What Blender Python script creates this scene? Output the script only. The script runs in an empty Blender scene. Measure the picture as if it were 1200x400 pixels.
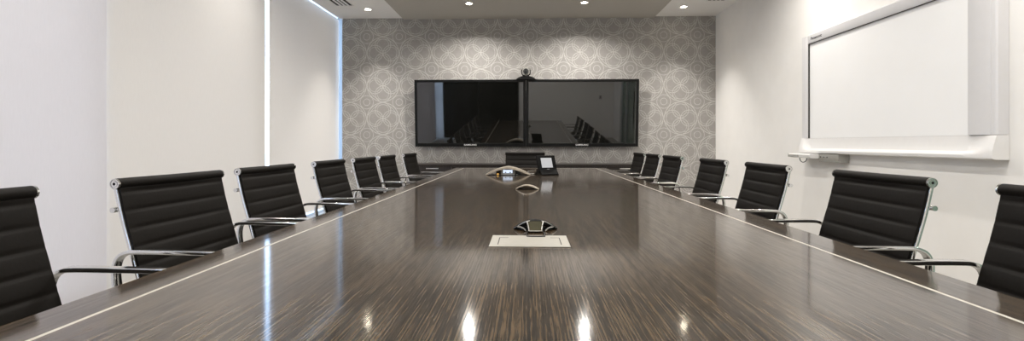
import bpy, bmesh, math, random
from mathutils import Vector, Matrix
random.seed(7)
PI = math.pi
C = bpy.context.scene.collection
scene = bpy.context.scene

# ------------------------------------------------------------------ scale of the place (metres)
EYE = 1.06                 # camera height
TT = 0.73                  # table top
YW = 7.5                   # screen wall
YB = -1.5                  # wall behind the camera
XL, XR = -2.93, 2.885      # left and right wall faces
ZC = 3.005                 # ceiling
F = 569.0                  # focal length in pixels of the 1200 frame
YAW = math.atan(17.0 / F)

# ------------------------------------------------------------------ materials
def new_mat(name):
    m = bpy.data.materials.new(name); m.use_nodes = True
    nt = m.node_tree
    return m, nt, nt.nodes['Principled BSDF']

def simple(name, col, rough=0.5, metal=0.0, spec=0.5, coat=0.0, coat_r=0.05, noise=0.0, nscale=40.0, bump=0.0):
    m, nt, b = new_mat(name)
    b.inputs['Base Color'].default_value = (*col, 1)
    b.inputs['Roughness'].default_value = rough
    b.inputs['Metallic'].default_value = metal
    b.inputs['Specular IOR Level'].default_value = spec
    b.inputs['Coat Weight'].default_value = coat
    b.inputs['Coat Roughness'].default_value = coat_r
    if noise or bump:
        tc = nt.nodes.new('ShaderNodeTexCoord')
        n = nt.nodes.new('ShaderNodeTexNoise'); n.inputs['Scale'].default_value = nscale
        n.inputs['Detail'].default_value = 3
        nt.links.new(tc.outputs['Object'], n.inputs['Vector'])
        if noise:
            r = nt.nodes.new('ShaderNodeValToRGB')
            r.color_ramp.elements[0].position = .3; r.color_ramp.elements[1].position = .7
            r.color_ramp.elements[0].color = (*[c * (1 - noise) for c in col], 1)
            r.color_ramp.elements[1].color = (*[min(1, c * (1 + noise)) for c in col], 1)
            nt.links.new(n.outputs['Fac'], r.inputs['Fac'])
            nt.links.new(r.outputs['Color'], b.inputs['Base Color'])
        if bump:
            bp = nt.nodes.new('ShaderNodeBump'); bp.inputs['Strength'].default_value = bump
            bp.inputs['Distance'].default_value = 0.001
            nt.links.new(n.outputs['Fac'], bp.inputs['Height'])
            nt.links.new(bp.outputs['Normal'], b.inputs['Normal'])
    return m

class NG:
    """short-hand for building maths node graphs"""
    def __init__(s, nt): s.nt = nt
    def m(s, op, a, b=None, c=None):
        n = s.nt.nodes.new('ShaderNodeMath'); n.operation = op
        for i, v in enumerate((a, b, c)):
            if v is None: continue
            if isinstance(v, (int, float)): n.inputs[i].default_value = v
            else: s.nt.links.new(v, n.inputs[i])
        return n.outputs[0]

def emis(name, col, strength):
    m, nt, b = new_mat(name)
    b.inputs['Base Color'].default_value = (.04, .04, .04, 1)
    b.inputs['Emission Color'].default_value = (*col, 1)
    b.inputs['Emission Strength'].default_value = strength
    return m

def wood_mat():
    m, nt, b = new_mat('fine_grain_dark_veneer')
    tc = nt.nodes.new('ShaderNodeTexCoord')
    def streak(sx, sy, det):
        mp = nt.nodes.new('ShaderNodeMapping'); mp.inputs['Scale'].default_value = (sx, sy, 1)
        nt.links.new(tc.outputs['Object'], mp.inputs['Vector'])
        n = nt.nodes.new('ShaderNodeTexNoise'); n.inputs['Scale'].default_value = 1
        n.inputs['Detail'].default_value = det; n.inputs['Roughness'].default_value = .6
        nt.links.new(mp.outputs['Vector'], n.inputs['Vector'])
        return n.outputs['Fac']
    g = NG(nt)
    a = streak(330, 4, 1); c = streak(60, .8, 2); d = streak(420, 17, 1)
    sp = nt.nodes.new('ShaderNodeSeparateXYZ'); nt.links.new(tc.outputs['Object'], sp.inputs[0])
    ph = g.m('ADD', g.m('MULTIPLY', sp.outputs['X'], 2 * PI * 150), g.m('MULTIPLY', streak(30, 1.5, 1), 9.0))
    band = g.m('MULTIPLY', g.m('SINE', ph), .035)
    v = g.m('ADD', band, g.m('ADD', g.m('ADD', g.m('MULTIPLY', a, .45), g.m('MULTIPLY', c, .20)), g.m('MULTIPLY', d, .35)))
    r = nt.nodes.new('ShaderNodeValToRGB')
    e = r.color_ramp.elements
    e[0].position = .405; e[0].color = (.0050, .0028, .0011, 1)
    e[1].position = .595; e[1].color = (.098, .062, .030, 1)
    k = e.new(.5); k.color = (.0300, .0180, .0080, 1)
    nt.links.new(v, r.inputs['Fac']); nt.links.new(r.outputs['Color'], b.inputs['Base Color'])
    b.inputs['Roughness'].default_value = .5
    b.inputs['Specular IOR Level'].default_value = .1
    b.inputs['Coat IOR'].default_value = 1.75
    rr = nt.nodes.new('ShaderNodeMapRange'); rr.inputs['From Min'].default_value = .4; rr.inputs['From Max'].default_value = .6
    rr.inputs['To Min'].default_value = .08; rr.inputs['To Max'].default_value = .095
    nt.links.new(v, rr.inputs['Value']); nt.links.new(rr.outputs['Result'], b.inputs['Coat Roughness'])
    wr = nt.nodes.new('ShaderNodeMapRange'); wr.inputs['From Min'].default_value = .42; wr.inputs['From Max'].default_value = .58
    wr.inputs['To Min'].default_value = .80; wr.inputs['To Max'].default_value = 1.0
    nt.links.new(v, wr.inputs['Value']); nt.links.new(wr.outputs['Result'], b.inputs['Coat Weight'])
    return m

def wallpaper_mat():
    m, nt, b = new_mat('interlaced_circle_wallpaper')
    tc = nt.nodes.new('ShaderNodeTexCoord')
    sx = nt.nodes.new('ShaderNodeSeparateXYZ'); nt.links.new(tc.outputs['Object'], sx.inputs[0])
    g = NG(nt); P = .51
    u = g.m('DIVIDE', g.m('ADD', sx.outputs['X'], 10.14), P); w = g.m('DIVIDE', g.m('ADD', sx.outputs['Z'], 10.03), P)
    fu = g.m('SUBTRACT', g.m('FRACT', u), .5); fw = g.m('SUBTRACT', g.m('FRACT', w), .5)
    au = g.m('ABSOLUTE', fu); aw = g.m('ABSOLUTE', fw)
    def ring(x, y, cx, cy, rad, wd, soft=.0095):
        dx = g.m('SUBTRACT', x, cx); dy = g.m('SUBTRACT', y, cy)
        d = g.m('SQRT', g.m('ADD', g.m('MULTIPLY', dx, dx), g.m('MULTIPLY', dy, dy)))
        e = g.m('ABSOLUTE', g.m('SUBTRACT', d, rad))
        t = g.m('SUBTRACT', 1.0, g.m('DIVIDE', g.m('SUBTRACT', e, wd), soft))
        return g.m('MINIMUM', g.m('MAXIMUM', t, 0.0), 1.0)
    lines = [ring(fu, fw, 0, 0, .486, .004), ring(fu, fw, 0, 0, .425, .0015),
             ring(au, aw, .245, 0, .240, .0035), ring(au, aw, 0, .245, .240, .0035),
             ring(au, aw, .245, 0, .18, .0005), ring(au, aw, 0, .245, .18, .0005),
             ring(au, aw, .5, .5, .205, .002), ring(au, aw, .5, .5, .10, .002)]
    L = lines[0]
    for l in lines[1:]: L = g.m('MAXIMUM', L, l)
    # broken, beaded line work
    n = nt.nodes.new('ShaderNodeTexNoise'); n.inputs['Scale'].default_value = 70
    nt.links.new(tc.outputs['Object'], n.inputs['Vector'])
    bead = g.m('MINIMUM', g.m('MAXIMUM', g.m('MULTIPLY_ADD', n.outputs['Fac'], 2.2, -.35), .15), 1.0)
    L = g.m('MULTIPLY', L, bead)
    n2 = nt.nodes.new('ShaderNodeTexNoise'); n2.inputs['Scale'].default_value = 22; n2.inputs['Detail'].default_value = 5
    nt.links.new(tc.outputs['Object'], n2.inputs['Vector'])
    L = g.m('ADD', g.m('MULTIPLY', L, .85), g.m('MULTIPLY', g.m('SUBTRACT', n2.outputs['Fac'], .5), .45))
    mx = nt.nodes.new('ShaderNodeMix'); mx.data_type = 'RGBA'
    mx.inputs['A'].default_value = (.305, .291, .274, 1); mx.inputs['B'].default_value = (.61, .59, .563, 1)
    nt.links.new(L, mx.inputs['Factor']); nt.links.new(mx.outputs['Result'], b.inputs['Base Color'])
    b.inputs['Roughness'].default_value = .5; b.inputs['Specular IOR Level'].default_value = .35
    return m

def blind_mat(name, col, tr, tcol):
    m, nt, b = new_mat(name)
    out = nt.nodes['Material Output']
    tc = nt.nodes.new('ShaderNodeTexCoord')
    wv = nt.nodes.new('ShaderNodeTexNoise'); wv.inputs['Scale'].default_value = 1; wv.inputs['Detail'].default_value = 2
    mp = nt.nodes.new('ShaderNodeMapping'); mp.inputs['Scale'].default_value = (1, 120, 14)
    nt.links.new(tc.outputs['Object'], mp.inputs['Vector']); nt.links.new(mp.outputs['Vector'], wv.inputs['Vector'])
    r = nt.nodes.new('ShaderNodeValToRGB')
    r.color_ramp.elements[0].color = (*[c * .96 for c in col], 1); r.color_ramp.elements[1].color = (*[min(1, c * 1.03) for c in col], 1)
    nt.links.new(wv.outputs['Fac'], r.inputs['Fac'])
    d = nt.nodes.new('ShaderNodeBsdfDiffuse'); t = nt.nodes.new('ShaderNodeBsdfTranslucent')
    nt.links.new(r.outputs['Color'], d.inputs['Color']); t.inputs['Color'].default_value = (*tcol, 1)
    mx = nt.nodes.new('ShaderNodeMixShader'); mx.inputs['Fac'].default_value = tr
    nt.links.new(d.outputs[0], mx.inputs[1]); nt.links.new(t.outputs[0], mx.inputs[2])
    nt.links.new(mx.outputs[0], out.inputs['Surface'])
    nt.nodes.remove(b)
    return m

def glass_mat(name, tint, spec=.08):
    m, nt, b = new_mat(name)
    out = nt.nodes['Material Output']; nt.nodes.remove(b)
    t = nt.nodes.new('ShaderNodeBsdfTransparent'); t.inputs['Color'].default_value = (*tint, 1)
    gl = nt.nodes.new('ShaderNodeBsdfGlossy'); gl.inputs['Roughness'].default_value = .01
    lw = nt.nodes.new('ShaderNodeLayerWeight'); lw.inputs['Blend'].default_value = .5
    g = NG(nt); fr = g.m('MULTIPLY_ADD', g.m('POWER', lw.outputs['Facing'], 5.0), .94, .04)
    mx = nt.nodes.new('ShaderNodeMixShader')
    nt.links.new(fr, mx.inputs['Fac']); nt.links.new(t.outputs[0], mx.inputs[1]); nt.links.new(gl.outputs[0], mx.inputs[2])
    nt.links.new(mx.outputs[0], out.inputs['Surface'])
    return m

M = dict(
    wood=wood_mat(), paper=wallpaper_mat(),
    wall=simple('warm_white_paint', (.85, .83, .80), .75, noise=.015, nscale=6),
    ceil=simple('white_ceiling_paint', (.86, .845, .82), .85, noise=.01, nscale=5),
    tray=simple('taupe_ceiling_paint', (.46, .435, .39), .8, noise=.01, nscale=5),
    carpet=simple('grey_bounce_carpet', (.33, .315, .29), .95, noise=.3, nscale=300, bump=.6),  # unseen floor, tone lightened to bounce light up to the ceiling
    skirting=simple('painted_skirting', (.62, .60, .57), .5, noise=.01),
    leather=simple('black_leather', (.0058, .0044, .0032), .55, spec=.16, noise=.12, nscale=90, bump=.35),
    chrome=simple('polished_aluminium', (.80, .79, .77), .10, 1.0, noise=.02, nscale=60),
    satin=simple('satin_silver', (.62, .60, .57), .30, 1.0, noise=.03, nscale=80),
    black=simple('black_plastic', (.012, .012, .012), .32, noise=.1, nscale=80),
    blackgloss=simple('gloss_black_bezel', (.006, .006, .006), .3, spec=.2, noise=.1, nscale=20),
    inlay=simple('pale_inlay', (.50, .47, .41), .35, noise=.03, nscale=30),
    plate=simple('pale_anodised_plate', (.50, .475, .42), .36, .35, noise=.03, nscale=60),
    slit=simple('dark_gap', (.02, .018, .015), .7, noise=.1),
    cred=simple('espresso_laminate', (.022, .017, .014), .35, noise=.25, nscale=25),
    board=simple('gloss_white_board', (.90, .895, .89), .38, spec=.3, noise=.008, nscale=4),
    boardframe=simple('pale_grey_plastic', (.70, .69, .695), .45, noise=.01, nscale=20),
    boardsill=simple('white_plastic', (.80, .785, .77), .40, noise=.01, nscale=20),
    devgrey=simple('grey_plastic', (.36, .35, .32), .5, noise=.04, nscale=30),
    ink=simple('dark_grey_ink', (.05, .05, .055), .6, noise=.05),
    silverink=simple('silver_ink', (.62, .62, .62), .5, noise=.02),
    beige=simple('champagne_shell', (.50, .44, .36), .33, .3, noise=.04, nscale=40),
    trimwhite=simple('white_trim', (.78, .77, .75), .4, noise=.01),
    baffle=simple('dark_baffle', (.05, .045, .04), .35, .6, noise=.05),
    frame=simple('window_frame_grey', (.55, .56, .58), .4, .3, noise=.03),
    lamp=emis('glowing_lamp', (1.0, .89, .70), 95.0),
    panelscreen=emis('lit_white_screen', (.55, .55, .56), .85),
    hubscreen=emis('lit_blue_white_panel', (.72, .82, 1.0), 1.1),
    hubamber=emis('amber_indicator', (1.0, .55, .12), .7),
    olive=simple('olive_display', (.06, .055, .032), .6, spec=.1, noise=.05, nscale=60),
    blind=blind_mat('warm_white_blind_fabric', (.765, .745, .715), .21, (.86, .735, .635)),
    blind_cool_lit=blind_mat('cool_lit_blind_fabric', (.745, .735, .765), .22, (.85, .735, .65)),  # same fabric, with cooler daylight put into its colour
    glass=glass_mat('clear_glass', (.95, .97, 1.0)),
    teal=glass_mat('green_edge_glass', (.70, .82, .79)),
    darkglass=simple('dark_glass', (.006, .007, .007), .05, noise=.05),
    reveal=simple('added_grey_reveal', (.20, .205, .21), .6, noise=.03),
    rubber=simple('rubber', (.02, .02, .02), .7, noise=.1),
)
def screen_mat():
    m, nt, b = new_mat('dark_screen_glass')
    n = nt.nodes.new('ShaderNodeTexNoise'); n.inputs['Scale'].default_value = 3
    r = nt.nodes.new('ShaderNodeMapRange'); r.inputs['To Min'].default_value = .018; r.inputs['To Max'].default_value = .03
    nt.links.new(n.outputs['Fac'], r.inputs['Value']); nt.links.new(r.outputs['Result'], b.inputs['Roughness'])
    b.inputs['Base Color'].default_value = (.004, .004, .0035, 1)
    b.inputs['IOR'].default_value = 1.85
    return m
M['screen'] = screen_mat()
M['matteblack'] = simple('matte_black_plastic', (.005, .005, .005), .55, spec=.07, noise=.1, nscale=80)

# ------------------------------------------------------------------ mesh helpers
def box(bm, x0, x1, y0, y1, z0, z1, bev=0.0, seg=2, mat=None):
    vs = [bm.verts.new((x, y, z)) for x in (x0, x1) for y in (y0, y1) for z in (z0, z1)]
    q = [(0, 1, 3, 2), (4, 6, 7, 5), (0, 4, 5, 1), (2, 3, 7, 6), (0, 2, 6, 4), (1, 5, 7, 3)]
    fs = [bm.faces.new([vs[i] for i in f]) for f in q]
    if bev > 0:
        es = {e for f in fs for e in f.edges}
        bmesh.ops.bevel(bm, geom=list(es), offset=bev, segments=seg, affect='EDGES', profile=.5)
    return fs

def xform(bm, mtx, start=0):
    bm.verts.ensure_lookup_table()
    for v in bm.verts[start:]: v.co = mtx @ v.co

def prism(bm, pts, axis, a, b, cap=True):
    """polygon pts (2D) extruded along axis from a to b"""
    def p(u, v, t):
        return {'x': (t, u, v), 'y': (u, t, v), 'z': (u, v, t)}[axis]
    A = [bm.verts.new(p(u, v, a)) for u, v in pts]; B = [bm.verts.new(p(u, v, b)) for u, v in pts]
    n = len(pts)
    for i in range(n):
        bm.faces.new((A[i], A[(i + 1) % n], B[(i + 1) % n], B[i]))
    if cap:
        bm.faces.new(A[::-1]); bm.faces.new(B)

def catmull(pts, sub=6):
    pts = [Vector(p) for p in pts]; out = []
    for i in range(len(pts) - 1):
        p0 = pts[max(0, i - 1)]; p1 = pts[i]; p2 = pts[i + 1]; p3 = pts[min(len(pts) - 1, i + 2)]
        for k in range(sub):
            t = k / sub
            out.append(.5 * ((2 * p1) + (p2 - p0) * t + (2 * p0 - 5 * p1 + 4 * p2 - p3) * t * t + (3 * p1 - p0 - 3 * p2 + p3) * t ** 3))
    out.append(pts[-1]); return out

def sweep(bm, pts, prof, up=Vector((0, 1, 0)), closed=False):
    """sweep a 2D profile [(a,b)] along pts; a runs along 'up', b along the path normal"""
    pts = [Vector(p) for p in pts]; n = len(pts); rings = []
    for i, p in enumerate(pts):
        if closed: t = pts[(i + 1) % n] - pts[i - 1]
        else: t = pts[min(n - 1, i + 1)] - pts[max(0, i - 1)]
        t.normalize(); u = (up - t * up.dot(t)).normalized(); nn = t.cross(u)
        rings.append([bm.verts.new(p + u * a + nn * b) for a, b in prof])
    k = len(prof)
    for i in range(n if closed else n - 1):
        A, B = rings[i], rings[(i + 1) % n]
        for j in range(k): bm.faces.new((A[j], A[(j + 1) % k], B[(j + 1) % k], B[j]))
    if not closed:
        bm.faces.new(rings[0][::-1]); bm.faces.new(rings[-1])

def circ(r, n=10, ry=None):
    ry = r if ry is None else ry
    return [(r * math.cos(2 * PI * i / n), ry * math.sin(2 * PI * i / n)) for i in range(n)]

def rrect(a, b, r, n=3):
    out = []
    for sx, sy, s in ((1, 1, 0), (-1, 1, 1), (-1, -1, 2), (1, -1, 3)):
        for k in range(n + 1):
            t = (s + k / n) * PI / 2
            out.append((sx * (a - r) + r * math.cos(t), sy * (b - r) + r * math.sin(t)))
    return out

def lathe(bm, prof, mtx=Matrix(), n=24):
    """prof [(r,z)] about z, transformed by mtx"""
    rings = []
    for r, z in prof:
        if r < 1e-6: rings.append([bm.verts.new(mtx @ Vector((0, 0, z)))])
        else: rings.append([bm.verts.new(mtx @ Vector((r * math.cos(2 * PI * i / n), r * math.sin(2 * PI * i / n), z))) for i in range(n)])
    for A, B in zip(rings, rings[1:]):
        if len(A) == 1 and len(B) == 1: continue
        for i in range(n):
            if len(A) == 1: bm.faces.new((A[0], B[(i + 1) % n], B[i]))
            elif len(B) == 1: bm.faces.new((A[i], A[(i + 1) % n], B[0]))
            else: bm.faces.new((A[i], A[(i + 1) % n], B[(i + 1) % n], B[i]))
    for R, fl in ((rings[0], True), (rings[-1], False)):
        if len(R) > 1: bm.faces.new(R[::-1] if fl else R)

def obj(name, bm, mat, parent=None, smooth=False, angle=35):
    bmesh.ops.recalc_face_normals(bm, faces=bm.faces[:])
    me = bpy.data.meshes.new(name); bm.to_mesh(me); bm.free()
    me.materials.append(M[mat] if isinstance(mat, str) else mat)
    o = bpy.data.objects.new(name, me); C.objects.link(o)
    if smooth:
        for p in me.polygons: p.use_smooth = True
        me.set_sharp_from_angle(angle=math.radians(angle))
    if parent: o.parent = parent
    return o

def NB(): return bmesh.new()

def thing(name, label, cat, loc=(0, 0, 0), rotz=0.0, group=None):
    o = bpy.data.objects.new(name, None); C.objects.link(o); o.empty_display_size = .1
    o.location = loc; o.rotation_euler = (0, 0, rotz); o['label'] = label; o['category'] = cat
    if group: o['group'] = group
    return o

def tag(o, label, cat, group=None):
    o['label'] = label; o['category'] = cat
    if group: o['group'] = group
    return o

def struct(name, bm, mat, label, parent=None, smooth=False):
    o = obj(name, bm, mat, parent, smooth)
    if not parent:
        o['kind'] = 'structure'; o['label'] = label; o['category'] = name.split('_')[0]
    return o

def dup(root, loc, rotz, label, group=None):
    r = root.copy(); C.objects.link(r); r.location = loc; r.rotation_euler = (0, 0, rotz); r['label'] = label
    if group: r['group'] = group
    def kids(src, dst):
        for ch in list(src.children):
            c = ch.copy(); C.objects.link(c); c.parent = dst
            c.matrix_parent_inverse = ch.matrix_parent_inverse.copy()
            kids(ch, c)
    kids(root, r)
    return r

def text_mesh(name, s, size, mat, parent, loc, rot, extrude=.0006, sx=1.0, bold=0.0):
    cu = bpy.data.curves.new(name, 'FONT'); cu.body = s; cu.size = size; cu.extrude = extrude
    cu.align_x = 'CENTER'; cu.align_y = 'CENTER'; cu.offset = bold
    t = bpy.data.objects.new(name, cu); C.objects.link(t)
    dg = bpy.context.evaluated_depsgraph_get()
    me = bpy.data.meshes.new_from_object(t.evaluated_get(dg))
    bpy.data.objects.remove(t); bpy.data.curves.remove(cu)
    me.name = name; me.materials.clear(); me.materials.append(M[mat])
    o = bpy.data.objects.new(name, me); C.objects.link(o)
    o.location = loc; o.rotation_euler = rot; o.scale = (sx, 1, 1); o.parent = parent
    return o

# ------------------------------------------------------------------ the room
def X_at(px, y): # room x that lands on picture column px at depth y
    k = (px - 600) / F; c, s = math.cos(YAW), math.sin(YAW)
    return y * (k * c - s) / (c + k * s)
T = .15
bm = NB(); box(bm, XL - .35, XR + T, YB - T, YW + 1.1, -.1, 0); struct('floor', bm, 'carpet', 'grey carpet under the conference table, lightened for bounce light')
bm = NB(); box(bm, X_at(401, YW), XR + T, YW, YW + T, 0, ZC + .15); struct('wall_back', bm, 'paper', 'taupe wallpaper wall with interlaced circles behind the screens')
bm = NB()
# right wall with a glass door opening near the camera end (out of the frame, seen in the screen)
box(bm, XR, XR + T, 1.75, YW, 0, ZC + .15); box(bm, XR, XR + T, YB, -.35, 0, ZC + .15); box(bm, XR, XR + T, -.35, 1.75, 2.35, ZC + .15)
struct('wall_right', bm, 'wall', 'plain warm white wall holding the copy board')
bm = NB(); box(bm, XL - .35, -2.80, YB - T, YB, 0, ZC + .15); box(bm, -.25, XR + T, YB - T, YB, 0, ZC + .15); box(bm, -2.80, -.25, YB - T, YB, 2.75, ZC + .15)
struct('wall_front', bm, 'wall', 'warm white wall behind the camera')
# ceiling: white perimeter strips and a taupe centre panel
bm = NB()
def ceiling_with_holes(bm, x0, x1, y0, y1, z, holes, hs, th):
    """flat panel built of strips with square holes of half size hs"""
    ys = sorted({y for _, y in holes}); cur = y0
    for y in ys:
        box(bm, x0, x1, cur, y - hs, z, z + th)
        c2 = x0
        for hx in sorted(x for x, yy in holes if yy == y):
            box(bm, c2, hx - hs, y - hs, y + hs, z, z + th); c2 = hx + hs
        box(bm, c2, x1, y - hs, y + hs, z, z + th); cur = y + hs
    box(bm, x0, x1, cur, y1, z, z + th)
XS, XS2 = -1.91, 1.95
SIDE_Y = [6.98, 4.75, 2.5, .3]; MID_Y = [6.66, 4.4, 2.1, -.2]
SLX, SRX, MLX, MRX = -2.30, 2.235, -.79, .79
HS = .046
ceiling_with_holes(bm, XL + .012, XS, YB, YW, ZC, [(SLX, y) for y in SIDE_Y], HS, .12)
struct('ceiling', bm, 'ceil', 'white ceiling strip along the window side')
bm = NB(); ceiling_with_holes(bm, XS2, XR, YB, YW, ZC, [(SRX, y) for y in SIDE_Y], HS, .12)
o = struct('ceiling', bm, 'ceil', 'white ceiling strip along the copy board side')
bm = NB(); ceiling_with_holes(bm, XS, XS2, YB, YW, ZC - .02, [(x, y) for y in MID_Y for x in (MLX, MRX)], HS, .14)
struct('ceiling', bm, 'tray', 'taupe dropped ceiling panel over the table')
bm = NB(); box(bm, XL - .35, XR + T, YB - T, YW + 1.1, ZC + .15, ZC + .3); struct('ceiling', bm, 'ceil', 'ceiling slab above the lowered panels')

# left wall: full-height glazing behind the blinds
WX = XL - .14
for n, (y0, y1) in enumerate(((YB, 1.25), (1.25, 3.27), (3.27, 5.33), (5.33, YW + 1.0)), 1):
    bm = NB()
    fw = .045
    box(bm, WX - .05, WX, y0, y0 + fw, .02, ZC + .12, .004); box(bm, WX - .05, WX, y1 - fw, y1, .02, ZC + .12, .004)
    box(bm, WX - .05, WX, y0 + fw, y1 - fw, .02, .06, .004); box(bm, WX - .05, WX, y0 + fw, y1 - fw, ZC + .06, ZC + .12, .004)
    w = struct('window_%d' % n, bm, 'frame', 'full height window behind roller blind %d from the camera' % n)
    bm = NB(); box(bm, WX - .03, WX - .022, y0 + fw, y1 - fw, .06, ZC + .06); struct('glass_pane', bm, 'glass', '', w)
bm = NB(); box(bm, XL - .30, X_at(402, YW), YW + .30, YW + .34, 0, ZC + .15); struct('trim_2', bm, 'reveal', 'added grey reveal catching blue skylight beside the wallpaper wall')  # added panel behind the gap; skylight on its face reads blue
bm = NB(); box(bm, XL - .2, XL - .14, YB, YW + 1, 0, .02); struct('trim_1', bm, 'trimwhite', 'low sill under the windows')

# baseboards
bm = NB(); prism(bm, [(XR, 0), (XR - .016, 0), (XR - .016, .085), (XR - .008, .10), (XR, .10)], 'y', 1.82, YW - .016)
struct('baseboard_right', bm, 'skirting', 'painted skirting along the copy board wall')
bm = NB(); prism(bm, [(YW, 0), (YW - .016, 0), (YW - .016, .085), (YW - .008, .10), (YW, .10)], 'x', XL + .08, XR)
struct('baseboard_back', bm, 'skirting', 'painted skirting along the wallpaper wall')

# dark glazed partition behind the camera, and the glass door in the right wall
bm = NB(); box(bm, -2.80, -2.76, YB - .1, YB - .02, 0, 2.75, .004); box(bm, -.29, -.25, YB - .1, YB - .02, 0, 2.75, .004)
box(bm, -2.76, -.29, YB - .1, YB - .02, 2.70, 2.75, .004); box(bm, -2.76, -.29, YB - .1, YB - .02, 0, .05, .004); box(bm, -1.62, -1.58, YB - .1, YB - .02, .05, 2.70, .004)
w = struct('window_5', bm, 'black', 'dark glazed partition behind the camera')
bm = NB(); box(bm, -2.76, -1.62, YB - .07, YB - .055, .05, 2.70); struct('glass_pane', bm, 'darkglass', '', w)
bm = NB(); box(bm, -1.58, -.29, YB - .07, YB - .055, .05, 2.70); struct('glass_pane', bm, 'darkglass', '', w)
bm = NB(); box(bm, XR + .03, XR + .12, -.35, -.31, 0, 2.35, .004); box(bm, XR + .03, XR + .12, 1.71, 1.75, 0, 2.35, .004); box(bm, XR + .03, XR + .12, -.31, 1.71, 2.31, 2.35, .004); box(bm, XR + .03, XR + .12, .40, .44, 0, 2.31, .004)
d = struct('door_1', bm, 'frame', 'glass door and side panel in the copy board wall')
bm = NB(); box(bm, XR + .07, XR + .082, -.31, .40, .01, 2.31); struct('glass_pane', bm, 'teal', '', d)
bm = NB(); box(bm, XR + .07, XR + .082, .45, 1.70, .01, 2.30, .002); struct('door_leaf', bm, 'teal', '', d)
bm = NB(); sweep(bm, [(XR + .01, 1.55, .75), (XR + .01, 1.55, 1.65)], circ(.014), up=Vector((0, 1, 0)))
sweep(bm, [(XR + .01, 1.55, .85), (XR + .07, 1.55, .85)], circ(.008)); sweep(bm, [(XR + .01, 1.55, 1.55), (XR + .07, 1.55, 1.55)], circ(.008))
struct('pull_handle', bm, 'baffle', '', d)
bm = NB(); box(bm, XR + T + 1.1, XR + T + 1.15, -1.2, 2.8, 0, 2.6); box(bm, XR + T, XR + T + 1.15, -1.2, 2.8, -.05, 0); box(bm, XR + T, XR + T + 1.15, -1.2, 2.8, 2.6, 2.65); box(bm, XR + T, XR + T + 1.1, -1.25, -1.2, 0, 2.6); box(bm, XR + T, XR + T + 1.1, 2.8, 2.85, 0, 2.6); struct('wall_corridor', bm, 'wall', 'corridor wall beyond the glass door')
# light switch on the wall behind the camera
sw = thing('light_switch', 'small light switch plate on the wall behind the camera', 'switch', (2.45, YB, 1.35))
bm = NB(); box(bm, -.04, .04, 0, .008, -.06, .06, .003); obj('switch_plate', bm, 'devgrey', sw)
bm = NB(); box(bm, -.012, .012, .008, .014, -.02, .02, .002); obj('rocker', bm, 'black', sw)

# ------------------------------------------------------------------ roller blinds
def zc_of(x, px): # room y on the plane x = const that lands on picture column px
    k = (px - 600) / F; c, s = math.cos(YAW), math.sin(YAW)
    return x * (c + k * s) / (k * c - s)
B1, B2 = XL - .012, XL - .03
BL = [('roller blind with painted cool light, nearest the camera, at the left edge of the photo', 1.20, zc_of(B1, 125), .008, B1, 'blind_cool_lit'),
      ('warm white roller blind in the middle, left of the bright daylight gap', zc_of(B1, 125) + .012, zc_of(B2, 311), .008, B2, 'blind'),
      ('white roller blind next to the wallpaper wall, right of the daylight gap', zc_of(B2, 315.5), zc_of(B2, 397.3), .115, B2, 'blind'),
      ('roller blind with painted cool light, beside and behind the camera', -.90, 1.17, .008, XL - .03, 'blind_cool_lit')]
for lab, y0, y1, zb, x, mt in BL:
    t = thing('roller_blind', lab, 'blind', (x, (y0 + y1) / 2, zb), 0, 'roller blinds on the window wall')
    h = (y1 - y0) / 2; zt = ZC - zb
    bm = NB(); N = 14
    rows = []
    for k in range(N + 1):
        z = .02 + (zt - .02) * k / N
        rows.append([(.0015 * math.sin(k * .9 + j * .5), -h + 2 * h * j / 10, z) for j in range(11)])
    for side in (0, -.0012):
        vs = [[bm.verts.new((p[0] + side, p[1], p[2])) for p in r] for r in rows]
        for A, B in zip(vs, vs[1:]):
            for j in range(10): bm.faces.new((A[j], A[j + 1], B[j + 1], B[j]))
    obj('blind_fabric', bm, mt, t, True)
    bm = NB(); sweep(bm, [(0, -h, .012), (0, h, .012)], rrect(.012, .005, .004), up=Vector((0, 0, 1))); obj('bottom_bar', bm, 'trimwhite', t, True)
    bm = NB(); sweep(bm, [(-.024, -h, zt + .05), (-.024, h, zt + .05)], circ(.022, 16), up=Vector((0, 0, 1))); obj('roller_tube', bm, 'trimwhite', t, True)

# ------------------------------------------------------------------ ceiling fixtures
def downlight():
    t = thing('downlight', '', 'downlight', (0, 0, 0), 0, 'recessed ceiling downlights')
    bm = NB()
    n = 28; R0, R1 = .043, .058
    prof = [(R0, .004), (R0, -.002), (R0 + .003, -.005), (R1 - .003, -.005), (R1, -.002), (R1, 0)]
    rings = [[bm.verts.new((r * math.cos(2 * PI * i / n), r * math.sin(2 * PI * i / n), z)) for i in range(n)] for r, z in prof]
    for A, B in zip(rings, rings[1:]):
        for i in range(n): bm.faces.new((A[i], A[(i + 1) % n], B[(i + 1) % n], B[i]))
    obj('trim_ring', bm, 'trimwhite', t, True)
    bm = NB()
    rings = [[bm.verts.new((r * math.cos(2 * PI * i / n), r * math.sin(2 * PI * i / n), z)) for i in range(n)] for r, z in ((.043, .004), (.040, .035), (.034, .05), (.034, .075))]
    for A, B in zip(rings, rings[1:]):
        for i in range(n): bm.faces.new((A[i], A[(i + 1) % n], B[(i + 1) % n], B[i]))
    bm.faces.new(rings[-1])
    obj('baffle', bm, 'baffle', t, True)
    bm = NB(); lathe(bm, [(0, -.006), (.014, -.005), (.024, -.001), (.027, .006), (.025, .02), (.012, .05), (.008, .07)])
    obj('bulb', bm, 'lamp', t, True)
    return t
LIGHTS = []
dl = None
names = ['nearest the wallpaper wall', 'second from the wallpaper wall', 'third from the wallpaper wall', 'farthest from the wallpaper wall']
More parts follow.
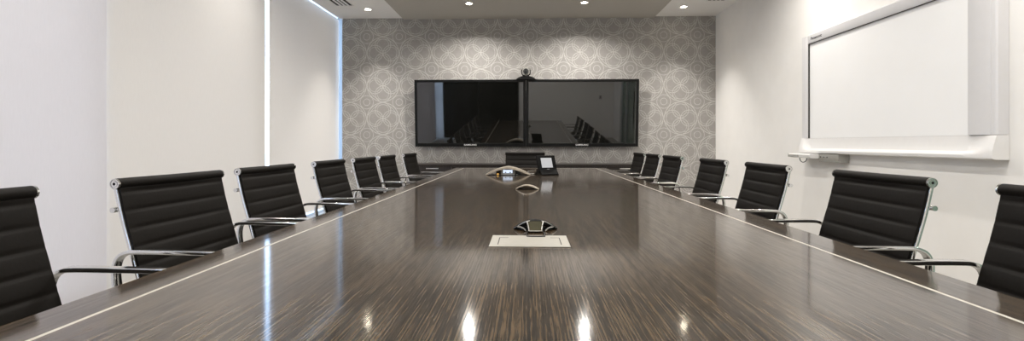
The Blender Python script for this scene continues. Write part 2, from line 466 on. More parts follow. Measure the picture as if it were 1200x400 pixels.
for col, X, Ys, z in (('in white ceiling strip, window side', SLX, SIDE_Y, ZC), ('in taupe ceiling panel, left row', MLX, MID_Y, ZC - .02),
                      ('in taupe ceiling panel, right row', MRX, MID_Y, ZC - .02), ('in white ceiling strip, copy board side', SRX, SIDE_Y, ZC)):
    for k, Y in enumerate(Ys):
        lab = 'recessed downlight %s, %s' % (col, names[k])
        if dl is None:
            dl = downlight(); dl['label'] = lab; dl.location = (X, Y, z); t = dl
        else: t = dup(dl, (X, Y, z), 0, lab)
        LIGHTS.append((t, X, Y, z, k))

def vent(lab, x, y):
    t = thing('air_vent', lab, 'vent', (x, y, ZC), 0, 'slot air diffusers in the ceiling')
    w, h = .13, .46
    bm = NB(); box(bm, -w, -w + .02, -h, h, -.006, -.0005, .001); box(bm, w - .02, w, -h, h, -.006, -.0005, .001)
    box(bm, -w + .02, w - .02, -h, -h + .02, -.006, -.0005, .001); box(bm, -w + .02, w - .02, h - .02, h, -.006, -.0005, .001); obj('frame', bm, 'trimwhite', t)
    bm = NB(); box(bm, -w + .02, w - .02, -h + .02, h - .02, -.0015, -.0005); obj('backing', bm, 'slit', t)
    for k in range(3):
        bm = NB(); cx = -w + .075 + k * .055
        prism(bm, [(cx - .016, -.006), (cx + .004, -.006), (cx + .014, -.0015), (cx - .006, -.0015)], 'y', -h + .02, h - .02); obj('slat', bm, 'trimwhite', t)
    return t
vent('white slot air vent in the ceiling strip on the window side', -2.56, 6.33)
vent('white slot air vent in the ceiling strip above the copy board wall', 2.57, 6.24)

# ------------------------------------------------------------------ conference table
TX0, TX1 = -.948, 1.046; IX0, IX1 = -.831, .911; TY0, TY1, IY1 = .12, 6.52, 6.40
IW = .0048
tab = thing('conference_table', 'long dark wood grain conference table with a pale inlaid line round its top', 'table', (0.05, 3.3, 0))
def tpart(name, bm, mat, **k):
    xform(bm, Matrix.Translation((-.05, -3.3, 0))); return obj(name, bm, mat, tab, **k)
TH = .026
bm = NB(); box(bm, IX0 + IW, IX1 - IW, TY0, IY1 - IW, TT - TH, TT); tpart('tabletop', bm, 'wood')
bm = NB(); box(bm, TX0, IX0 - IW, TY0, TY1, TT - TH, TT, .002); tpart('edge_panel', bm, 'wood')
bm = NB(); box(bm, IX1 + IW, TX1, TY0, TY1, TT - TH, TT, .002); tpart('edge_panel', bm, 'wood')
bm = NB(); box(bm, IX0 - IW, IX1 + IW, IY1 + IW, TY1, TT - TH, TT, .0015); tpart('edge_panel', bm, 'wood')
bm = NB(); box(bm, IX0 - IW, IX0 + IW, TY0, IY1 + IW, TT - TH, TT + .0003); tpart('inlay_strip', bm, 'inlay')
bm = NB(); box(bm, IX1 - IW, IX1 + IW, TY0, IY1 + IW, TT - TH, TT + .0003); tpart('inlay_strip', bm, 'inlay')
bm = NB(); box(bm, IX0 + IW, IX1 - IW, IY1 - IW, IY1 + IW, TT - TH, TT + .0003); tpart('inlay_strip', bm, 'inlay')
for py in (1.0, 3.3, 5.6):
    bm = NB(); box(bm, -.30, .40, py - .3, py + .3, .03, TT - TH, .006); box(bm, -.34, .44, py - .34, py + .34, 0, .03, .004); tpart('pedestal', bm, 'cred')
bm = NB(); box(bm, -.5, .6, .5, 6.1, TT - TH - .05, TT - TH - .0005, .003)
tpart('underframe', bm, 'cred')

# ------------------------------------------------------------------ chairs
def side_profile():
    return catmull([(-.130, 0, .918), (-.104, 0, .80), (-.070, 0, .68), (-.034, 0, .56), (-.010, 0, .50), (.030, 0, .462), (.085, 0, .452), (.20, 0, .455), (.32, 0, .462), (.40, 0, .462), (.445, 0, .448), (.465, 0, .424)], 10)
PROF = side_profile()
def arc_len(p):
    s = [0]
    for a, b in zip(p, p[1:]): s.append(s[-1] + (b - a).length)
    return s
def at_len(p, s, L):
    L = max(0, min(s[-1], L))
    for i in range(len(s) - 1):
        if s[i + 1] >= L:
            t = (L - s[i]) / max(1e-9, s[i + 1] - s[i]); return p[i].lerp(p[i + 1], t), (p[i + 1] - p[i]).normalized()
    return p[-1], (p[-1] - p[-2]).normalized()
S = arc_len(PROF)
HW = .268            # half width of the sling
def sling(name, parent, L0, L1, seams, tail_round=True):
    """padded sling between path lengths, pinched at each seam, thin at the side edges"""
    bm = NB(); NL = max(12, int((L1 - L0) / .006)); NWd = 12
    fr, bk = [], []
    for i in range(NL + 1):
        L = L0 + (L1 - L0) * i / NL
        p, t = at_len(PROF, S, L)
        nrm = Vector((-t.z, 0, t.x)) * -1
        if nrm.x < 0 and L < .35: nrm = -nrm
        if nrm.z < 0 and L >= .35: nrm = -nrm
        d = min(abs(L - s) for s in seams)
        puff = 1 - math.exp(-(d / .0034) ** 1.2) + .35 * (1 - ((d - .033) / .033) ** 2) - .35
        endf = min(1, (min(L - L0, L1 - L) / .008)) ** .5 if tail_round else 1
        F_, B_ = [], []
        for j in range(NWd + 1):
            y = -HW + 2 * HW * j / NWd
            e = 1 - (abs(y) / HW) ** 7 * .85
            cur = .010 * (1 - (y / HW) ** 2)           # slight hollow across the back
            F_.append(bm.verts.new(p + nrm * ((.004 + .0068 * puff * e) * endf - cur * .9 + .002) + Vector((0, y, 0))))
            B_.append(bm.verts.new(p - nrm * ((.004 + .0045 * puff * e) * endf + cur * .9 - .002) + Vector((0, y, 0))))
        fr.append(F_); bk.append(B_)
    for i in range(NL):
        for j in range(NWd):
            bm.faces.new((fr[i][j], fr[i][j + 1], fr[i + 1][j + 1], fr[i + 1][j]))
            bm.faces.new((bk[i][j], bk[i + 1][j], bk[i + 1][j + 1], bk[i][j + 1]))
        bm.faces.new((fr[i][0], fr[i + 1][0], bk[i + 1][0], bk[i][0])); bm.faces.new((fr[i][-1], bk[i][-1], bk[i + 1][-1], fr[i + 1][-1]))
    for R in (0, NL):
        for j in range(NWd): bm.faces.new((fr[R][j], bk[R][j], bk[R][j + 1], fr[R][j + 1]))
    return obj(name, bm, 'leather', parent, True, 60)

def make_chair():
    t = thing('conference_chair', '', 'chair', (0, 0, 0), 0, 'ribbed black chairs round the conference table')
    seams = [.032 + .066 * k for k in range(18)]
    b = sling('backrest', t, .004, .462, seams)
    # the rolled top edge of the leather around its rail
    bm = NB(); sweep(bm, [(-.132, -HW - .003, .918), (-.134, 0, .917), (-.132, HW + .003, .918)], circ(.0192, 18), up=Vector((0, 0, 1))); obj('top_roll', bm, 'leather', b, True)
    sling('seat', t, .462, S[-1] - .002, seams)
    for s in (-1, 1):
        pts = []
        for i in range(60):
            L = .0 + (S[-1]) * i / 59
            p, tt = at_len(PROF, S, L); nrm = Vector((-tt.z, 0, tt.x)) * -1
            if nrm.x < 0 and L < .35: nrm = -nrm
            if nrm.z < 0 and L >= .35: nrm = -nrm
            pts.append(p - nrm * .013 + Vector((0, s * (HW - .006), 0)))
        bm = NB(); sweep(bm, pts, rrect(.0045, .0075, .003)); r = obj('side_rail', bm, 'chrome', t, True)
        # round end cap on the top rail
        bm = NB(); mt = Matrix.Translation((-.132, s * (HW + .003), .918)) @ Matrix.Rotation(-s * PI / 2, 4, 'X')
        lathe(bm, [(.0176, 0), (.0186, .001), (.0188, .0065), (.0176, .008), (.0155, .008), (.0145, .0055), (.0105, .0055), (.0095, .008), (.0050, .008), (.0046, .004), (0, .004)], mt, 22); c = obj('end_cap', bm, 'chrome', r, True)
        bm = NB(); lathe(bm, [(.0046, .0044), (0, .0044)], mt, 12); obj('cap_hole', bm, 'slit', r)
        # flat bar arm loop
        ya = s * (HW + .030)
        path = catmull([(-.085, ya, .515), (-.102, ya, .57), (-.106, ya, .628), (-.092, ya, .668), (-.060, ya, .686), (-.01, ya, .690), (.12, ya, .689), (.25, ya, .687), (.292, ya, .678), (.316, ya, .648), (.322, ya, .60), (.318, ya, .52), (.312, ya, .47)], 6)
        bm = NB(); sweep(bm, path, rrect(.0155, .0075, .004)); a = obj('armrest', bm, 'chrome', t, True)
        for (x, z) in ((-.080, .520), (.312, .475)):
            bm = NB(); sweep(bm, [(x, s * (HW - .006), z - .0), (x, s * (HW + .036), z)], circ(.0095, 12), up=Vector((0, 0, 1)))
            if x < 0: sweep(bm, [(-.080, s * (HW - .004), .520), (-.045, s * (HW - .004), .528)], circ(.008, 10), up=Vector((0, 0, 1)))
            obj('arm_bracket', bm, 'chrome', a, True)
    # stretchers behind the back and below the seat
    bm = NB(); sweep(bm, [(-.144, -HW - .006, .826), (-.144, HW + .006, .826)], circ(.0095, 14), up=Vector((0, 0, 1)))
    for s in (-1, 1): sweep(bm, [(-.144, s * (HW - .008), .826), (-.122, s * (HW - .008), .822)], circ(.007, 10), up=Vector((0, 0, 1)))
    obj('stretcher', bm, 'chrome', t, True)
    bm = NB(); sweep(bm, [(.20, -HW - .004, .420), (.20, -.15, .405), (.20, .15, .405), (.20, HW + .004, .420)], rrect(.012, .020, .006), up=Vector((0, 0, 1))); obj('seat_bracket', bm, 'chrome', t, True)
    bm = NB(); lathe(bm, [(.028, .07), (.028, .25), (.024, .26), (.018, .262), (.018, .37), (.05, .38), (.06, .395), (.0, .398)], Matrix.Translation((.20, 0, 0)), 20); obj('column', bm, 'chrome', t, True)
    for k in range(5):
        ang = 2 * PI * k / 5 + .3; dx, dy = math.cos(ang), math.sin(ang)
        bm = NB(); vs = []
        for i in range(7):
            u = i / 6; r = .02 + .27 * u; z = .105 - .035 * u; w = .024 - .009 * u; hh = .018 - .008 * u
            vs.append([bm.verts.new((.20 + dx * r - dy * a * w, dy * r + dx * a * w, z + c * hh)) for a, c in ((-1, -1), (1, -1), (.7, 1), (-.7, 1))])
        for A, B in zip(vs, vs[1:]):
            for j in range(4): bm.faces.new((A[j], A[(j + 1) % 4], B[(j + 1) % 4], B[j]))
        bm.faces.new(vs[0][::-1]); bm.faces.new(vs[-1]); l = obj('base_leg', bm, 'chrome', t, True)
        bm = NB()
        for s in (-1, 1):
            mt = Matrix.Translation((.20 + dx * .285 - dy * s * .014, dy * .285 + dx * s * .014, .027)) @ Matrix.Rotation(ang, 4, 'Z') @ Matrix.Rotation(PI / 2, 4, 'X')
            lathe(bm, [(.018, -.008), (.026, -.006), (.027, 0), (.026, .006), (.018, .008)], mt, 18)
        lathe(bm, [(.006, .027), (.006, .062)], Matrix.Translation((.20 + dx * .285, dy * .285, 0)), 10)
        obj('caster', bm, 'rubber', l, True)
    return t

def px_place(off_near, off_far, X0, side):
    """chair origin from the sideways pixel offsets of the near and far ends of its back, back at lateral X0"""
    w = 2 * HW + .008
    Yn = F * X0 / off_near
    best = None
    for k in range(-60, 61):
        a = math.radians(k * .2)
        Xf = X0 + w * math.sin(a); Yf = Yn + w * math.cos(a)
        e = abs(F * Xf / Yf - off_far)
        if best is None or e < best[0]: best = (e, a)
    a = best[1]
    cx, cy = X0 + w / 2 * math.sin(a), Yn + w / 2 * math.cos(a)
    return cx, cy, a
left = [(None, 577), (481, 359), (338, 274), (249, 215), (203, 178.5), (173.5, 155), (144.6, 130)]
right = [(None, 556), (474, 363), (307, 259), (234, 205), (182, 161.5), (156, 141.5), (138.5, 126.5)]
ords = ['nearest', 'second', 'third', 'fourth', 'fifth', 'sixth', 'seventh']
extra_l = [', cut off at the photo edge', '', '', '', '', '', '']
ch = None
for side, data, X0, where in ((-1, left, 1.43, 'window blind side'), (1, right, 1.45, 'copy board side')):
    for i, (on, of) in enumerate(data):
        if on is None:
            cx, cy, a = X0, F * X0 / of - (HW + .01), 0.0
        else:
            cx, cy, a = px_place(on, of, X0, side); a = max(-.16, min(.16, a)) if i < 4 else max(-.03, min(.03, a))
        zc_corr = .03 * cx * side          # depth along the lens axis -> room y
        cy = cy + side * cx * math.sin(YAW)
        # seat faces the table
        rz = (0 if side < 0 else PI) + (a if side < 0 else -a)
        ox, oy = .132 * math.cos(rz), .132 * math.sin(rz)
        loc = (side * cx + ox, cy + oy, 0)
        if i == 0: lab = 'black ribbed chair nearest the camera on the %s, cut off by photo edge' % where
        elif i == 6: lab = 'black ribbed chair farthest from the camera on the %s' % where
        else: lab = 'black ribbed chair, %s from the camera along the %s' % (ords[i], where)
        if ch is None:
            ch = make_chair(); ch.location = loc; ch.rotation_euler = (0, 0, rz); ch['label'] = lab
        else: dup(ch, loc, rz, lab)
dup(ch, (-.02, 6.72 - .13, 0), -PI / 2, 'black ribbed conference chair at the far end of the table below the screens')

# ------------------------------------------------------------------ credenza below the screens
cr = thing('credenza', 'low dark credenza along the wallpaper wall below the screens', 'credenza', (.03, YW - .02, 0))
CW = 1.72; CD = .40
bm = NB(); box(bm, -CW + .02, CW - .02, -CD + .02, 0, .06, .725, .003); box(bm, -CW + .06, CW - .06, -CD + .06, -.02, 0, .06); obj('cabinet_body', bm, 'cred', cr)
bm = NB(); box(bm, -CW, CW, -CD - .01, 0, .7255, .755, .003); obj('cabinet_top', bm, 'cred', cr)
for k in range(6):
    x0 = -CW + .03 + k * (2 * CW - .06) / 6
    bm = NB(); box(bm, x0 + .003, x0 + (2 * CW - .06) / 6 - .003, -CD, -CD + .019, .075, .72, .002); dd = obj('door', bm, 'cred', cr)
    bm = NB(); hx = x0 + (2 * CW - .06) / 12
    sweep(bm, [(hx - .09, -CD - .022, .69), (hx + .09, -CD - .022, .69)], rrect(.006, .006, .002), up=Vector((0, 0, 1)))
    for s in (-.07, .07): sweep(bm, [(hx + s, -CD - .022, .69), (hx + s, -CD, .69)], circ(.004, 8), up=Vector((0, 0, 1)))
    obj('handle', bm, 'satin', dd, True)

# ------------------------------------------------------------------ wall screens
PXM = F / 7.42
def tv(lab, x0, x1, z0, z1):
    cx, cz = (x0 + x1) / 2, (z0 + z1) / 2; w, h = (x1 - x0) / 2, (z1 - z0) / 2
    t = thing('wall_screen', lab, 'screen', (cx, YW - .11, cz), 0, 'wall mounted screens')
    t.rotation_euler = (math.radians(4.0), 0, 0)
    bz, bb = .040, .052
    bm = NB(); box(bm, -w + .03, w - .03, .0, .05, -h + .03, h - .03, .01); obj('back_shell', bm, 'black', t)
    bm = NB()
    def fr(y0, y1):
        box(bm, -w, -w + bz, y0, y1, -h, h, .004); box(bm, w - bz, w, y0, y1, -h, h, .004)
        box(bm, -w + bz - .001, w - bz + .001, y0, y1, h - bz, h, .004); box(bm, -w + bz - .001, w - bz + .001, y0, y1, -h, -h + bb, .004)
    fr(-.022, .012); obj('bezel', bm, 'blackgloss', t)
    bm = NB(); box(bm, -w + bz - .004, w - bz + .004, -.014, .004, -h + bb - .004, h - bz + .004); obj('display', bm, 'screen', t)
    text_mesh('logo', 'SAMSUNG', .034, 'silverink', t, (0, -.0232, -h + bb * .5), (PI / 2, 0, 0), .0005, 1.25, .0006)
    bm = NB(); box(bm, -.25, .25, .048, .085, -.18, .18, .004); obj('wall_bracket', bm, 'black', t)
    return t
ys = YW - .13
def zd(x): return ys * math.cos(YAW) - x * math.sin(YAW)
xA, xM, xB = X_at(486, ys), X_at(616.3, ys), X_at(748.5, ys)
zt = EYE + (168 - 93.3) * zd(0) / F; zb = EYE + (168 - 172) * zd(0) / F
tv('left one of the two big black wall screens on the wallpaper wall', xA, xM - .001, zb, zt)
tv('right one of the two big black wall screens on the wallpaper wall', xM + .001, xB, zb, zt)
# conference camera on top
cx = X_at(616.3, ys - .03)
cam_t = thing('conference_camera', 'small black conference camera standing on top of the two screens', 'camera', (cx, YW - .165, zt - .008))
bm = NB(); lathe(bm, [(.0, .062), (.05, .057), (.10, .042), (.135, .022), (.15, .006), (.148, 0), (0, 0)], Matrix.Scale(.45, 4, (0, 1, 0)) if False else Matrix.Diagonal((1, .42, 1, 1)), 32); obj('base', bm, 'matteblack', cam_t, True)
for sg in (-1, 1):
    bm = NB(); sweep(bm, catmull([(sg * .008, 0, .058), (sg * .040, 0, .066), (sg * .062, 0, .090), (sg * .065, 0, .125), (sg * .062, 0, .150)], 6), rrect(.022, .007, .004)); obj('yoke_arm', bm, 'matteblack', cam_t, True)
bm = NB(); mt = Matrix.Translation((0, -.005, .122)) @ Matrix.Rotation(PI / 2, 4, 'X')
lathe(bm, [(0, -.05), (.030, -.046), (.047, -.028), (.055, 0), (.054, .02), (.050, .036), (.046, .042), (.043, .042), (.041, .038), (0, .036)], mt, 28); hd = obj('camera_head', bm, 'devgrey', cam_t, True)
bm = NB(); lathe(bm, [(.042, .0385), (.041, .047), (.028, .050), (.024, .047), (.012, .052), (0, .053)], mt, 24); obj('lens', bm, 'black', hd, True)
bm = NB(); prism(bm, [(-.062, .165), (-.072, .182), (-.050, .172), (-.022, .172), (-.016, .190), (.016, .190), (.022, .172), (.050, .172), (.072, .182), (.062, .165)], 'y', -.03, .03); obj('top_sensor', bm, 'devgrey', cam_t)

# ------------------------------------------------------------------ electronic copy board on the right wall
BX = XR - .075
yF, yN = zc_of(BX, 941), zc_of(BX, 1168)
zmid = (yF + yN) / 2
ZT, ZBt = EYE + 1.085, EYE - .10
wb = thing('wall_mounted_copy_board', 'large white electronic copy board with pale grey frame on the right wall', 'whiteboard', (XR, (yF + yN) / 2, ZBt))
H = ZT - ZBt; hl = (yF - yN) / 2
def wpart(name, bm, mat, parent=None, **k): return obj(name, bm, mat, parent or wb, **k)
bm = NB(); box(bm, -.045, -.001, -hl + .01, hl - .01, .05, H - .01, .004); wpart('back_panel', bm, 'devgrey')
bm = NB(); box(bm, -.055, -.046, -hl + .20, hl - .085, .15, H - .085); wpart('writing_sheet', bm, 'board')
# top housing
bm = NB(); prism(bm, [(-.046, H - .095), (-.068, H - .095), (-.075, H - .085), (-.075, H - .012), (-.066, H), (-.005, H), (-.005, H - .012), (-.046, H - .012)], 'y', -hl, hl - .10); top = wpart('top_housing', bm, 'boardframe', smooth=True)
text_mesh('logo', 'Panasonic', .040, 'ink', top, (-.0757, hl - .225, H - .052), (PI / 2, 0, -PI / 2), .0004, 1.15, .0008)
# near (right hand) wide column and far narrow column
bm = NB(); prism(bm, [(-hl, -.002), (-hl, -.066), (-hl + .008, -.075), (-hl + .035, -.075), (-hl + .037, -.072), (-hl + .039, -.075), (-hl + .185, -.075), (-hl + .20, -.066), (-hl + .20, -.046), (-hl + .02, -.046), (-hl + .02, -.002)], 'z', .155, H - .1)
bm2 = NB(); bm.free()
pts = [(-.002, -hl), (-.066, -hl), (-.075, -hl + .008), (-.075, -hl + .035), (-.072, -hl + .037), (-.075, -hl + .039), (-.075, -hl + .185), (-.066, -hl + .20), (-.046, -hl + .20), (-.046, -hl + .02), (-.002, -hl + .02)]
prism(bm2, pts, 'z', .152, H - .096); wpart('side_column', bm2, 'boardframe', smooth=True)
bm = NB(); pts = [(-.002, hl + .025), (-.06, hl + .025), (-.075, hl + .015), (-.075, hl - .05), (-.070, hl - .055), (-.070, hl - .085), (-.046, hl - .085), (-.046, hl - .005), (-.002, hl - .005)]
prism(bm, pts, 'z', .152, H - .012); wpart('side_column', bm, 'boardframe', smooth=True)
# curved sill: a concave shelf that sweeps up into the columns
bm = NB(); rows = []; NS = 90
tray = [(-.003, 0), (-.085, .0), (-.105, .008), (-.108, .026), (-.103, .033), (-.085, .037), (-.068, .050), (-.060, .085), (-.0565, .149), (-.003, .150)]
block = [(-.003, 0), (-.085, .0), (-.103, .008), (-.105, .030), (-.102, .055), (-.096, .080), (-.088, .108), (-.081, .132), (-.0755, .149), (-.003, .150)]
for i in range(NS + 1):
    y = -hl - .002 + (2 * hl + .027) * i / NS
    k = max(max(0.0, 1 - max(0, y + hl - .045) / .20) ** 2, max(0.0, 1 - max(0, hl - .03 - y) / .11) ** 2)
    rows.append([bm.verts.new((a[0] + (b[0] - a[0]) * k, y, a[1] + (b[1] - a[1]) * k)) for a, b in zip(tray, block)])
for A, B in zip(rows, rows[1:]):
    for j in range(len(A)): bm.faces.new((A[j], A[(j + 1) % len(A)], B[(j + 1) % len(A)], B[j]))
bm.faces.new(rows[0][::-1]); bm.faces.new(rows[-1]); wpart('pen_tray', bm, 'boardsill', smooth=True)
bm = NB(); box(bm, -.0715, -.0565, -hl + .201, hl - .086, H - .0965, H - .0950); box(bm, -.0715, -.0565, hl - .0865, hl - .0855, .15, H - .095); wpart('shadow_gap', bm, 'slit')
# printer/control unit hanging below the far end
bm = NB(); prism(bm, [(-.004, -.075), (-.09, -.075), (-.10, -.06), (-.10, -.002), (-.004, -.002)], 'y', hl - .60, hl - .30); un = wpart('control_unit', bm, 'devgrey', smooth=True)
for k in range(3):
    bm = NB(); lathe(bm, [(.006, 0), (.006, .004), (0, .005)], Matrix.Translation((-.1005, hl - .34 - k * .05, -.03)) @ Matrix.Rotation(-PI / 2, 4, 'Y'), 12); obj('button', bm, 'ink', un)
bm = NB(); prism(bm, [(-.02, -.045), (-.16, -.045), (-.185, -.036), (-.19, -.012), (-.175, -.002), (-.02, -.002)], 'y', hl - .31, hl + .06); sh = wpart('pen_holder', bm, 'boardsill', smooth=True)
bm = NB(); box(bm, -.192, -.14, hl + .059, hl + .066, -.038, -.008, .002); obj('holder_end', bm, 'devgrey', sh)
bm = NB(); box(bm, -.193, -.180, hl - .12, hl + .058, -.037, -.015, .002); obj('front_band', bm, 'devgrey', sh)
bm = NB(); sweep(bm, catmull([(-.12, hl - .02, -.046), (-.12, hl - .035, -.075), (-.12, hl - .08, -.09), (-.12, hl - .13, -.075), (-.12, hl - .15, -.046)], 8), circ(.004, 8), up=Vector((1, 0, 0))); obj('cable', bm, 'black', sh, True)

# ------------------------------------------------------------------ things on the table
def on_table(px, py):   # room x,y of the table top point at a picture pixel
    zc = F * (EYE - TT) / (py - 168.0)
    k = (px - 600) / F; xc = k * zc
    c, s = math.cos(YAW), math.sin(YAW)
    return xc * c - zc * s, xc * s + zc * c

x0, y0 = on_table(620.5, 283.2)
pl = thing('cable_access_plate', 'pale metal cable access plate set flush in the near part of the table', 'plate', (x0, y0, TT))
bm = NB(); box(bm, -.130, .130, -.092, .092, .0004, .0030, .001); bmv = obj('cover_plate', bm, 'plate', pl)
lz = .0031
for sg in (-1, 1):
    bm = NB(); prism(bm, [(sg * .104, -.065), (sg * .104, .051), (sg * .072, .051), (sg * .072, .046), (sg * .101, .046), (sg * .101, -.065)], 'z', lz - .0004, lz)
    obj('lid_gap', bm, 'slit', pl)

def pod(name, lab, cat, loc, rz, W, Hh, shell, scr, group=None, D=.055):
    """arched tabletop pod: pointed oval hood on a flat foot, open and dark beneath the arch"""
    t = thing(name, lab, cat, loc, rz, group)
    def arch(u): return (math.cos(u * PI / 2)) ** .9 if abs(u) < 1 else 0
    N = 28; th = Hh * .22
    bm = NB(); rows = []
    for i in range(N + 1):
        u = -1 + 2 * i / N; x = u * W; a = 1 - (abs(u) ** 1.6 * .8 + abs(u) ** 4 * .2)
        zt_ = .004 + (Hh - .004) * a; zi = max(.001, zt_ - th - .001); dd = D * (.25 + .75 * math.sqrt(max(0, 1 - u * u)))
        rows.append([bm.verts.new(p) for p in ((x, -dd, zi), (x, -dd, zt_ - th * .3), (x, -dd + th * .35, zt_), (x, dd * .4, zt_ * .93), (x, dd, max(.003, zt_ * .35)), (x, dd, max(.001, zt_ * .35 - th)), (x, dd * .4, max(.0008, zi * .92)))])
    for A, B in zip(rows, rows[1:]):
        for j in range(7): bm.faces.new((A[j], A[(j + 1) % 7], B[(j + 1) % 7], B[j]))
    bm.faces.new(rows[0][::-1]); bm.faces.new(rows[-1]); obj('hood', bm, shell, t, True)
    bm = NB()
    pts = [(W * .93 * math.cos(2 * PI * k / 30), D * .8 * math.sin(2 * PI * k / 30)) for k in range(30)]
    prism(bm, pts, 'z', .0004, .003); obj('foot', bm, 'black', t)
    return t

# near pod: black hood, silver framed display on its front lobe, loop modelled for the frame's reflection
x0, y0 = on_table(627.4, 268.3)
t = pod('conference_phone', 'black arched conference phone with silver framed display standing behind the pale plate', 'phone', (x0, y0, TT), 0, .084, .038, 'matteblack', True, D=.040)
bm = NB(); prism(bm, [(-.085, .0005), (-.030, .0005), (-.030, .034), (-.052, .031), (-.083, .004)], 'x', -.021, .021); obj('front_lobe', bm, 'matteblack', t)
sw_, sh_ = .0285, .040
scr = Matrix.Translation((-.002, -.085, .005)) @ Matrix.Rotation(-.80, 4, 'X')
bm = NB(); prism(bm, [(-sw_ * .80, 0), (sw_ * .80, 0), (sw_, sh_), (sw_ * .5, sh_ + .004), (-sw_ * .5, sh_ + .004), (-sw_, sh_)], 'y', -.003, .001); xform(bm, scr); d_ = obj('display', bm, 'olive', t)
bm = NB(); sweep(bm, catmull([(-sw_ - .002, -.004, sh_ + .002), (-sw_ * .91, -.004, sh_ * .5), (-sw_ * .82, -.004, .002), (-sw_ * .72, -.004, -.001), (sw_ * .72, -.004, -.001), (sw_ * .82, -.004, .002), (sw_ * .91, -.004, sh_ * .5), (sw_ + .002, -.004, sh_ + .002)], 5), circ(.0022, 8)); xform(bm, scr); obj('display_frame', bm, 'satin', d_, True)
for s in (-1, 1):
    bm = NB(); sweep(bm, catmull([(s * .022, -.0405, .0375), (s * .042, -.038, .0305), (s * .062, -.031, .019), (s * .081, -.016, .005)], 6), circ(.0012, 6)); obj('silver_trim', bm, 'satin', t, True)
    bm = NB(); sweep(bm, catmull([(s * .066, -.028, .012), (s * .054, -.045, .013), (s * .044, -.052, .009), (s * .036, -.058, .002)], 6), rrect(.003, .0018, .001)); obj('side_grille', bm, 'devgrey', t, True)
bm = NB(); sweep(bm, catmull([(-.026, -.070, .006), (-.033, -.11, .0052), (-.033, -.165, .0052), (-.027, -.178, .0052), (.024, -.178, .0052), (.030, -.165, .0052), (.030, -.11, .0052), (.024, -.070, .006)], 6), circ(.0020, 8), up=Vector((0, 0, 1))); obj('reflection_loop', bm, 'black', t, True)  # solid loop standing in for the display frame's reflection

# middle pod: champagne hood, turned a little
x0, y0 = on_table(618, 222.4)
pod('table_microphone', 'small champagne arched microphone pod on the table, between plate and arched hub', 'microphone', (x0, y0 + .035, TT), math.radians(-8), .084, .036, 'beige', False, D=.048)
# far hub: wide champagne arch with a lit panel inside
x0, y0 = on_table(595.5, 205.2)
hub = thing('table_hub', 'wide champagne arched connection hub with lit panel at the far end of the table', 'hub', (x0, y0, TT))
N = 40; W = .232; bm = NB(); rows = []
for i in range(N + 1):
    u = -1 + 2 * i / N; x = u * W; a = 1 - (abs(u) ** 1.5 * .85 + abs(u) ** 4 * .15); z = .005 + .084 * a
    th = .007 + .012 * min(1, 2.5 * a); dd = .05 + .06 * (1 - abs(u) ** 2)
    rows.append([bm.verts.new(p) for p in ((x, -dd, max(.001, z - th)), (x, -dd, z), (x, 0, z + .003), (x, dd, z), (x, dd, max(.001, z - th)))])
for A, B in zip(rows, rows[1:]):
    for j in range(5): bm.faces.new((A[j], A[(j + 1) % 5], B[(j + 1) % 5], B[j]))
bm.faces.new(rows[0][::-1]); bm.faces.new(rows[-1]); obj('arched_hood', bm, 'beige', hub, True)
bm = NB(); prism(bm, [(W * .9 * math.cos(2 * PI * k / 30), .085 * math.sin(2 * PI * k / 30)) for k in range(30)], 'z', .0004, .004); obj('foot', bm, 'black', hub)
bm = NB(); box(bm, -.075, .075, -.02, .04, .004, .058, .004); pb = obj('socket_block', bm, 'devgrey', hub)
bm = NB(); box(bm, -.052, .045, -.0225, -.0195, .020, .054, .001); obj('lit_panel', bm, 'hubscreen', pb)
bm = NB(); box(bm, -.070, .065, -.032, -.0195, .0045, .013, .002); obj('front_ledge', bm, 'trimwhite', pb)
for k in (-.026, .022):
    bm = NB(); box(bm, k - .007, k + .007, -.0245, -.0225, .022, .032, .001); obj('socket', bm, 'ink', pb)
bm = NB(); lathe(bm, [(.012, 0), (.012, .01), (.008, .014), (0, .015)], Matrix.Translation((-.105, -.045, .0045)), 14); obj('indicator', bm, 'hubamber', hub, True)
bm = NB(); box(bm, .085, .098, -.06, -.04, .0045, .012, .002); obj('plug', bm, 'satin', hub)
bm = NB(); box(bm, -.13, .13, .055, .075, .004, .05, .004); obj('rear_wall', bm, 'black', hub)

# touch panel, turned and leaning back
x0, y0 = on_table(640.5, 205.5)
tp = thing('touch_panel', 'black touch control panel with lit white screen, leaning back beside the arched hub', 'touch panel', (x0 + .01, y0 + .04, TT), math.radians(21))
lean = Matrix.Translation((0, -.03, .026)) @ Matrix.Rotation(math.radians(-24), 4, 'X')
bm = NB(); box(bm, -.104, .104, 0, .024, 0, .195, .007, 3); xform(bm, lean); pb = obj('bezel', bm, 'matteblack', tp, True)
bm = NB(); box(bm, -.062, .060, -.0015, .0005, .056, .164, .0005); xform(bm, lean); obj('screen', bm, 'panelscreen', pb)
bm = NB(); box(bm, -.012, .018, -.0015, .0005, .032, .040, .0004); xform(bm, lean); obj('key', bm, 'silverink', pb)
bm = NB(); prism(bm, [(-.075, .0005), (.10, .0005), (.10, .010), (.02, .07), (-.005, .07), (-.075, .012)], 'x', -.095, .095); obj('stand', bm, 'matteblack', tp)
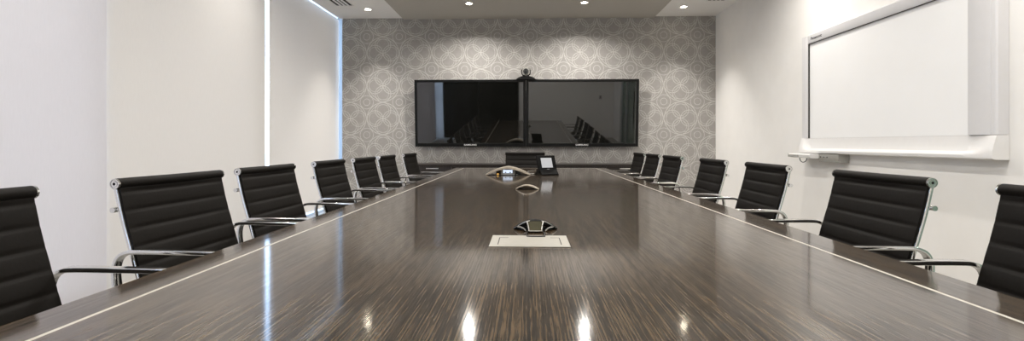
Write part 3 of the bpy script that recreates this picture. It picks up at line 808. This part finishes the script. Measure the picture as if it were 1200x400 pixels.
# grey lead lying between hub and panel
xa, ya = on_table(629, 204.5); xb, yb = on_table(617, 202.4)
bm = NB(); sweep(bm, catmull([(xa - .01, ya + .02, TT + .0055), (xa - .07, ya + .05, TT + .0055), (xb + .02, yb + .15, TT + .0055), (xb + .10, yb + .33, TT + .0055), (xa + .0, yb + .42, TT + .0055)], 8), circ(.005, 8), up=Vector((0, 0, 1)))
tag(obj('cable', bm, 'satin', None, True), 'grey cable lying on the table between the arched hub and touch panel', 'cable')

# ------------------------------------------------------------------ light
for t, X, Y, z, k in LIGHTS:
    ld = bpy.data.lights.new('downlight_beam', 'AREA'); ld.shape = 'DISK'; ld.size = .05
    side = abs(X) > 1.5
    ld.energy = (8 if k == 0 else (8 if X < 0 else 16)) if side else (31 if k == 0 else 24)
    ld.color = (1.0, .96, .905); ld.spread = math.radians((75 if k == 0 else 165) if side else (147 if k == 0 else 172))
    lo = bpy.data.objects.new('downlight_beam', ld); C.objects.link(lo); lo.parent = t; lo.location = (0, 0, -.008)

ld = bpy.data.lights.new('corridor_fill', 'AREA'); ld.shape = 'DISK'; ld.size = .2; ld.energy = 9; ld.color = (1.0, .95, .88)  # added unseen fill light, keeps the door glass from going dark
lo = bpy.data.objects.new('corridor_fill', ld); C.objects.link(lo); lo.location = (XR + .75, .6, 2.55)
w = bpy.data.worlds.new('daylight'); scene.world = w; w.use_nodes = True
bg = w.node_tree.nodes['Background']; bg.inputs['Color'].default_value = (.55, .74, 1.0, 1); bg.inputs['Strength'].default_value = 8.0

# ------------------------------------------------------------------ camera
cd = bpy.data.cameras.new('camera'); cam = bpy.data.objects.new('camera', cd); C.objects.link(cam)
cd.sensor_width = 36; cd.sensor_fit = 'HORIZONTAL'; cd.lens = F / 1200 * 36
cd.shift_y = -32 / 1200; cd.clip_start = .02
cam.location = (0, 0, EYE); cam.rotation_euler = (PI / 2, 0, YAW)
scene.camera = cam
vs = scene.view_settings
scene.display_settings.display_device = 'sRGB'
vs.view_transform = 'Standard'; vs.look = 'None'; vs.gamma = 1; vs.use_curve_mapping = False; vs.exposure = 0.0
scene.cycles.max_bounces = 10; scene.cycles.diffuse_bounces = 6
